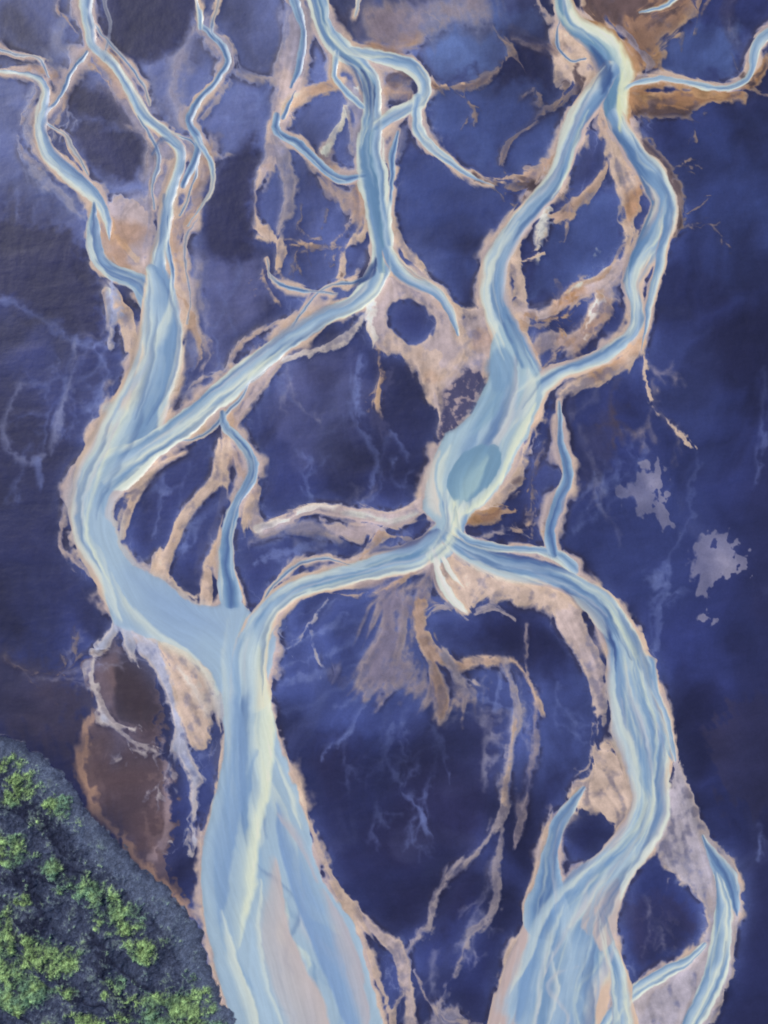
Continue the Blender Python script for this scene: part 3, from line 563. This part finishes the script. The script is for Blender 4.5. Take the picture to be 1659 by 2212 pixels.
for r in ISL:
    g=gg('p',r[1],r[3],r[2]+16)
    if g:
        Wn,sd=g[0],g[1]; m=ss(r[2],-r[2],sd+2*LC[Wn]+2*f2[Wn])*r[4]; A[Wn]*=(1-m)
lc1=fbm(X,Y,120,301,3)
order=list(range(NMAIN,len(R)))+list(range(NMAIN))
for i_ in order:
    r,g=R[i_],RG[i_]
    if not g: continue
    Wn,sd,v=g[0],g[1],g[2]
    mw_=max(p[2] for p in r[1]) if r[0]=='s' else 60
    m=ss(r[4],-r[4],sd+.6*LC[Wn]+.8*f1[Wn]+min(mw_*.09,4)*hn[Wn])*r[6]
    if r[0]=='s':
        vv=np.clip(v+.06*LC[Wn]+.4*lc1[Wn],-1,1)
        xp=[p[0] for p in r[2]]
        col=np.stack([np.interp(vv,xp,[p[1][c]/255 for p in r[2]]) for c in range(3)],-1).astype(np.float32)
        e=ss(.75,1,np.abs(v))[...,None]
        e2=A3(r[2][0][1])*(v<0)[...,None]+A3(r[2][-1][1])*(v>=0)[...,None]
        col=col*(1-e*.7)+e2*e*.7
    else:
        t=(LC[Wn]*.04+.3*lc1[Wn]+.35)[...,None]; t=np.clip(t,0,1)
        col=A3(r[2])*(1-t)+A3(WC)*t*.45+A3(WB)*t*.55
    paint(Wn,m,col); WM[Wn]=m+WM[Wn]*(1-m)
for k,r in enumerate(ACC):
    g=gg(r[0],r[1],r[4],r[3]+12)
    if not g: continue
    Wn,sd=g[0],g[1]
    if r[0]=='s':
        sg=1 if (k*7)%3 else -1
        if r[3]>20: t=np.full_like(sd,.5); sf=r[3]
        else: t=np.clip(.5+.5*sg*g[2],0,1); sf=r[3]*(1-t)+min(1.6+r[3]*.15,r[3])*t
        m=np.clip(.5-(sd+r[6]*LC[Wn]+r[6]*.6*f1[Wn])/(2*sf),0,1)*(.5+.5*t)*min(1,r[5]*1.15)
    else: m=ss(r[3],-r[3]*.8,sd+r[6]*LC[Wn]+r[6]*.6*f1[Wn])*r[5]
    paint(Wn,m*np.clip(A[Wn]*1.2-.15,0,1),A3(r[2]))
    WM[Wn]=np.maximum(WM[Wn],m*.8*(A[Wn]>.5))
print('paint',time.time()-T0)
# ---------------- black sand plain ----------------
near=blur(A,26); tight=blur(A,9)
wx,wy=X+60*fbm(X,Y,180,801,3),Y+60*fbm(X,Y,180,811,3)
big=fbm(wx,wy,260,401,5); mid=fbm(wx,wy*.8,100,431,5,.45)
G=A3(NAVY)*np.ones((NY,NX,1),np.float32)
t=ss(.3,-.6,big+.4*mid)[...,None]*.85; G=G*(1-t)+A3(DEEP)*t
for r in GR:
    g=gg(r[0],r[1],r[4],r[3]+30)
    if not g: continue
    Wn,sd=g[0],g[1]
    m=ss(r[3],-r[3],sd+r[6]*LC[Wn]*.5+r[6]*f1[Wn])*r[5]*(.85+.5*mid[Wn]); m=np.clip(m,0,1)[...,None]
    G[Wn]=G[Wn]*(1-m)+A3(r[2])*m
Em=np.zeros_like(A)
for P in [ISL[0],ISL[1],ISL[2],ISL[3]]:
    Wn,sd=g_poly(P[1],2,30)[:2]; m=ss(18,-20,sd+8*f1[Wn]); Em[Wn]=np.maximum(Em[Wn],m)
Wn,sd=g_poly([(-130,470),(70,475),(140,500),(188,560),(212,640),(222,700),(190,725),(130,690),(50,640),(-130,600)],3,40)[:2]; Em[Wn]=np.maximum(Em[Wn],ss(16,-18,sd+8*f1[Wn]))
G=G*(1-.88*Em[...,None])+A3((33,36,76))*.88*Em[...,None]
halo=(np.clip(near*1.1,0,.75)*(1-.8*Em)*(.75+.8*mid)); halo=np.clip(halo,0,.8)[...,None]
G=G*(1-halo*.72)+A3((94,110,165))*halo*.72
vx,vy=X+26*n1+8*f1,(Y+26*n2+8*f2)*.55
v1=np.abs(vn(vx,vy,62,901)+.35*vn(vx,vy,27,902)); v2=np.abs(vn(vx,vy,33,903)+.35*vn(vx,vy,13,904)); 
gate=ss(.15,.45,near)*ss(-.15,.35,mid+.2*big)*(1-.8*Em)
vein=(ss(.14,.0,v1)**2*.4+ss(.10,.0,v2)**2*.3)*gate; vein=np.clip(vein,0,.8)[...,None]
warm=ss(.2,.5,tight)[...,None]
G=G*(1-vein)+(A3((124,134,176))*(1-warm)+A3((172,156,152))*warm)*vein
cl_=ss(.25,1.0,fbm(wx*1.2,wy*.7,110,921,5,.5))*.22*(1-Em); G=G*(1-cl_[...,None])+A3((90,97,138))*cl_[...,None]
sat=fbm(X*.55+.3*Y,Y*1.4,50,941,5,.5)   # satin wind-laid sheets
G*= (1+.006*LF+.010*LC*ss(.05,.4,near)+.11*mid+.025*f1+.05*sat)[...,None]
rim=ss(.15,.5,A)*ss(.80,.5,tight)*(1-ss(.5,1,n1))*.45
C=C*(1-rim[...,None])+A3((216,190,164))*rim[...,None]
C=C*(1+.010*LF+.008*LC)[...,None]
OUT=G*(1-A[...,None])+C*A[...,None]
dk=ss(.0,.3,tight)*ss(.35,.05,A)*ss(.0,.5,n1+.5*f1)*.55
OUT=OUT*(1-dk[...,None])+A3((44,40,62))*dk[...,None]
sm=(.05+.4*np.clip(WM,0,1))[...,None]
OUT=(1-sm)*OUT+sm*lic([OUT],4,1.0)[0]
OUT=np.clip(OUT,0,1)
HIL=[(-200,1540),(0,1575),(60,1605),(120,1655),(165,1705),(230,1790),(300,1865),(370,1925),(428,2000),(452,2080),(482,2160),(510,2235),(560,2400),(-200,2400)]
S=np.array(HIL,float)
d2=np.full(X.shape,1e9,np.float32);ins=np.zeros(X.shape,bool);xx=WX[2];yy=WY[2]
for a,b in zip(S,np.roll(S,-1,0)):
    ex,ey=b[0]-a[0],b[1]-a[1];L2=ex*ex+ey*ey
    px=xx-a[0];py=yy-a[1];t=np.clip((px*ex+py*ey)/L2,0,1);d2=np.minimum(d2,(px-t*ex)**2+(py-t*ey)**2)
    if abs(ey)>1e-6: ins^=((a[1]>yy)!=(b[1]>yy))&(px<ex*py/ey)
HSD=np.where(ins,-np.sqrt(d2),np.sqrt(d2))
inh=np.clip(-HSD,0,None)
ux,uy=X*.8+Y*.6,(Y*.8-X*.6)
rid=1-np.abs(fbm(ux*.5,uy*1.1,60,501,5)); gul=fbm(X,Y,28,521,5,.6); fine=fbm(X,Y,6,541,3,.7)
HZ=np.where(HSD<0,(1-np.exp(-inh/40))*1.2+inh*.012+ (rid-.7)*3.0*ss(20,90,inh)+gul*.9*ss(5,60,inh)+fine*.2*ss(0,30,inh),0)
hc=A3((60,68,92))*np.ones((NY,NX,1),np.float32)
t=ss(-.2,.9,gul+.4*fine)[...,None]; hc=hc*(1-t*.7)+A3((96,106,128))*t*.7
t=ss(34,14,np.abs(inh-36)+14*n1)[...,None]*.65; hc=hc*(1-t)+A3((94,106,132))*t
t=ss(.72,.95,rid+.12*gul)[...,None]*ss(50,100,inh)[...,None]; hc=hc*(1-t*.75)+A3((32,36,56))*t*.75
MOSS=[(25,1640,40,26),(60,1690,30,26),(30,1720,26,20),(128,1735,28,22),(35,1835,40,30),(108,1868,40,24),(165,1900,40,30),(195,1925,36,24),(245,1965,50,40),(275,2000,40,24),(318,2040,46,30),(70,2060,90,40),(20,2010,30,60),(160,2060,20,30),(385,2160,90,34),(330,2190,60,30),(205,2200,40,22),(30,2150,60,30),(430,2215,60,24),(60,2120,90,20),(150,2130,26,16),(-60,1700,60,50),(-70,2050,60,90),(200,2300,150,40),(410,2110,20,14),(250,2120,20,20),(60,1945,26,14)]
mm=np.zeros_like(X)
for mx,my,ra,rb in MOSS:
    q=((X+18*n1+8*f1-mx)/ra)**2+((Y+18*n2+8*f2-my)/rb)**2
    mm=np.maximum(mm,1.25-q*.6)
md=mm+.6*gul+.45*fine+.3*f1
MK=ss(.35,1.25,md)*ss(8,20,inh)
sc=ss(.05,.9,gul+.6*f2+.6*fine+.6*mm-.2)*ss(10,40,inh)*.65
gm=ss(-.7,.7,n1+.4*f1+.3*gul)[...,None]
gcol=A3((86,116,98))*(1-gm)+A3((114,140,92))*gm
gcol=gcol*(1+.24*fine+.2*f1+.15*gul)[...,None]
hc=hc*(1-sc[...,None])+A3((100,116,116))*sc[...,None]
hc=hc*(1-MK[...,None]*.9)+gcol*MK[...,None]*.9; hc=np.clip(hc*(1+.16*fine)[...,None],0,1)
HZ+=MK*(.3+.2*fine)
hm=ss(2,-4,HSD+4*f1)[...,None]; OUT=OUT*(1-hm)+hc*hm
# ---------------- heights ----------------
WMs=blur(WM,4); As=blur(A,4)
Z=.6*As-.65*WMs+.16*mid*(1-WMs)+.04*f1*(1-WMs)+.10*sat*(1-WMs)
Z=np.where(HSD<0,Z*0+HZ,Z).astype(np.float32)
lin=lambda c: np.where(c<=.04045,c/12.92,((c+.055)/1.055)**2.4)
ILL=np.array([.83,.86,.91],np.float32)
COL=np.clip(lin(OUT)/ILL,0,.88).astype(np.float32)
print('colour',time.time()-T0)
# ---------------- meshes ----------------
PX=((X-W/2)*U).astype(np.float32); PY=((H/2-Y)*U).astype(np.float32)
POS=np.stack([PX,PY,Z],-1).reshape(-1,3); COLF=np.concatenate([COL.reshape(-1,3),np.ones((NX*NY,1),np.float32)],1)
i=np.arange(NX-1)[None,:];j=np.arange(NY-1)[:,None]; b0=(j*NX+i)
Q=np.stack([b0,b0+NX,b0+NX+1,b0+1],-1).reshape(-1,4)
wmf=WM[:-1,:-1].ravel(); af=A[:-1,:-1].ravel(); hf=HSD[:-1,:-1].ravel()
def mk(name,sel,mat):
    q=Q[sel]; used=np.zeros(NX*NY,bool); used[q.ravel()]=True
    mp=np.cumsum(used)-1; q=mp[q].astype(np.int32); p=POS[used]; c=COLF[used]
    me=bpy.data.meshes.new(name); me.vertices.add(len(p)); me.vertices.foreach_set('co',p.ravel())
    me.loops.add(q.size); me.loops.foreach_set('vertex_index',q.ravel())
    me.polygons.add(len(q)); me.polygons.foreach_set('loop_start',np.arange(0,q.size,4,dtype=np.int32))
    me.polygons.foreach_set('use_smooth',np.ones(len(q),bool))
    me.update(calc_edges=True)
    at=me.color_attributes.new('sediment','FLOAT_COLOR','POINT'); at.data.foreach_set('color',c.ravel())
    me.materials.append(mat)
    ob=bpy.data.objects.new(name,me); bpy.context.scene.collection.objects.link(ob); return ob
def mat(name,rough,spec,var,nscale,bump,bscale):
    m=bpy.data.materials.new(name); m.use_nodes=True; N=m.node_tree.nodes;L=m.node_tree.links
    b=N['Principled BSDF']; b.inputs['Roughness'].default_value=rough
    b.inputs['Specular IOR Level'].default_value=spec
    at=N.new('ShaderNodeAttribute'); at.attribute_name='sediment'
    tc=N.new('ShaderNodeTexCoord')
    n=N.new('ShaderNodeTexNoise'); n.inputs['Scale'].default_value=nscale; n.inputs['Detail'].default_value=5; n.inputs['Roughness'].default_value=.65
    L.new(tc.outputs['Object'],n.inputs['Vector'])
    mr=N.new('ShaderNodeMapRange'); mr.inputs['From Min'].default_value=.25; mr.inputs['From Max'].default_value=.75
    mr.inputs['To Min'].default_value=1-var; mr.inputs['To Max'].default_value=1+var
    L.new(n.outputs['Fac'],mr.inputs['Value'])
    vm=N.new('ShaderNodeVectorMath'); vm.operation='SCALE'
    L.new(at.outputs['Color'],vm.inputs[0]); L.new(mr.outputs[0],vm.inputs['Scale']); L.new(vm.outputs[0],b.inputs['Base Color'])
    n2_=N.new('ShaderNodeTexNoise'); n2_.inputs['Scale'].default_value=bscale; n2_.inputs['Detail'].default_value=4
    L.new(tc.outputs['Object'],n2_.inputs['Vector'])
    bp=N.new('ShaderNodeBump'); bp.inputs['Strength'].default_value=bump; bp.inputs['Distance'].default_value=.3
    L.new(n2_.outputs['Fac'],bp.inputs['Height']); L.new(bp.outputs[0],b.inputs['Normal'])
    return m
mg=mat('black_sand',.5,.3,.09,.9,.10,.8); mw=mat('silty_water',.35,.3,.025,.5,.05,.35); ms=mat('pale_silt',.8,.2,.08,1.1,.2,.9); mh=mat('moss_and_lava',.95,.1,.3,1.6,.6,1.2)
hs=hf<-1; wt=(~hs)&(wmf>.5); sb=(~hs)&(~wt)&(af>.5); gd=~(hs|wt|sb)
mk('river',wt,mw); mk('sandbar',sb,ms); mk('ground',gd,mg); mk('mossy_hillside',hs,mh)
def outer():
    x0,x1=PX.min()+2,PX.max()-2; y0,y1=PY.min()+2,PY.max()-2; B=6000
    v=[(-B,-B,-.9),(B,-B,-.9),(B,B,-.9),(-B,B,-.9),(x0,y0,-.9),(x1,y0,-.9),(x1,y1,-.9),(x0,y1,-.9)]
    f=[(0,1,5,4),(1,2,6,5),(2,3,7,6),(3,0,4,7)]
    me=bpy.data.meshes.new('plain'); me.from_pydata(v,[],f)
    m=bpy.data.materials.new('distant_black_sand'); m.use_nodes=True;N=m.node_tree.nodes;L=m.node_tree.links
    n=N.new('ShaderNodeTexNoise'); n.inputs['Scale'].default_value=.012; n.inputs['Detail'].default_value=8; n.inputs['Distortion'].default_value=2
    tc=N.new('ShaderNodeTexCoord'); L.new(tc.outputs['Object'],n.inputs['Vector'])
    cr_=N.new('ShaderNodeValToRGB'); e=cr_.color_ramp.elements; e[0].position=.4;e[0].color=(.035,.045,.15,1);e[1].position=.65;e[1].color=(.35,.45,.6,1)
    k=e.new(.55);k.color=(.07,.09,.26,1)
    L.new(n.outputs['Fac'],cr_.inputs[0]); L.new(cr_.outputs[0],N['Principled BSDF'].inputs['Base Color']); N['Principled BSDF'].inputs['Roughness'].default_value=.9
    me.materials.append(m); o=bpy.data.objects.new('floodplain',me); bpy.context.scene.collection.objects.link(o)
outer()
cand=np.argwhere((MK>.45)); rr=np.random.RandomState(8); sel=cand[rr.choice(len(cand),min(28000,len(cand)),replace=False)]
jx=sel[:,1];jy=sel[:,0]; cx=PX[jy,jx]+rr.uniform(-.2,.2,len(sel)); cy=PY[jy,jx]+rr.uniform(-.2,.2,len(sel)); cz=Z[jy,jx]
n_=len(sel); K=3
vv=np.zeros((n_,K,4,3),np.float32)
for k in range(K):
    an=rr.uniform(0,6.283,n_); r_=rr.uniform(.08,.2,n_); tl=rr.uniform(.0,.5,n_)
    dx=np.cos(an)*r_;dy=np.sin(an)*r_
    base=np.stack([cx,cy,cz+rr.uniform(.03,.16,n_)],-1)
    u=np.stack([dx,dy,r_*tl],-1); w_=np.stack([-dy*.7,dx*.7,r_*rr.uniform(-.4,.4,n_)],-1)
    vv[:,k,0]=base-u*.3; vv[:,k,1]=base+w_*.6+u*.4; vv[:,k,2]=base+u; vv[:,k,3]=base-w_*.6+u*.4
p=vv.reshape(-1,3); q=np.arange(len(p),dtype=np.int32)
cc=COL[jy,jx]*rr.uniform(.6,1.3,(n_,1)); cc=np.repeat(cc,K*4,axis=0); cc=np.concatenate([cc,np.ones((len(cc),1))],1).astype(np.float32)
me=bpy.data.meshes.new('moss_shrubs'); me.vertices.add(len(p)); me.vertices.foreach_set('co',p.ravel()); me.loops.add(len(q)); me.loops.foreach_set('vertex_index',q)
me.polygons.add(len(q)//4); me.polygons.foreach_set('loop_start',np.arange(0,len(q),4,dtype=np.int32)); me.update(calc_edges=True)
at=me.color_attributes.new('sediment','FLOAT_COLOR','POINT'); at.data.foreach_set('color',cc.ravel()); me.materials.append(mh)
bpy.context.scene.collection.objects.link(bpy.data.objects.new('moss_shrubs',me))
# ---------------- camera, light ----------------
sc_=bpy.context.scene
cam=bpy.data.cameras.new('camera'); co=bpy.data.objects.new('camera',cam); sc_.collection.objects.link(co); sc_.camera=co
cam.sensor_fit='VERTICAL'; cam.sensor_height=24; cam.lens=12/math.tan(math.radians(28))
co.location=(0,0,H*U/2/math.tan(math.radians(28))); cam.clip_end=20000; cam.clip_start=1
el,az=math.radians(45),math.radians(-50)
wd=bpy.data.worlds.new('World'); sc_.world=wd; wd.use_nodes=True; N=wd.node_tree.nodes
sk=N.new('ShaderNodeTexSky'); sk.sky_type='NISHITA'; sk.sun_disc=False; sk.sun_elevation=el; sk.sun_rotation=az
wd.node_tree.links.new(sk.outputs[0],N['Background'].inputs[0]); N['Background'].inputs[1].default_value=.1
sn=bpy.data.lights.new('sun','SUN'); sn.energy=2.6; sn.angle=math.radians(5); sn.color=(1,.93,.84)
so=bpy.data.objects.new('sun',sn); sc_.collection.objects.link(so)
from mathutils import Vector
dirv=Vector((math.sin(az)*math.cos(el),math.cos(az)*math.cos(el),math.sin(el))); so.rotation_euler=dirv.to_track_quat('Z','Y').to_euler()
sc_.view_settings.view_transform='Standard'; sc_.view_settings.look='None'; sc_.view_settings.exposure=0
print('done',time.time()-T0,NX,NY)
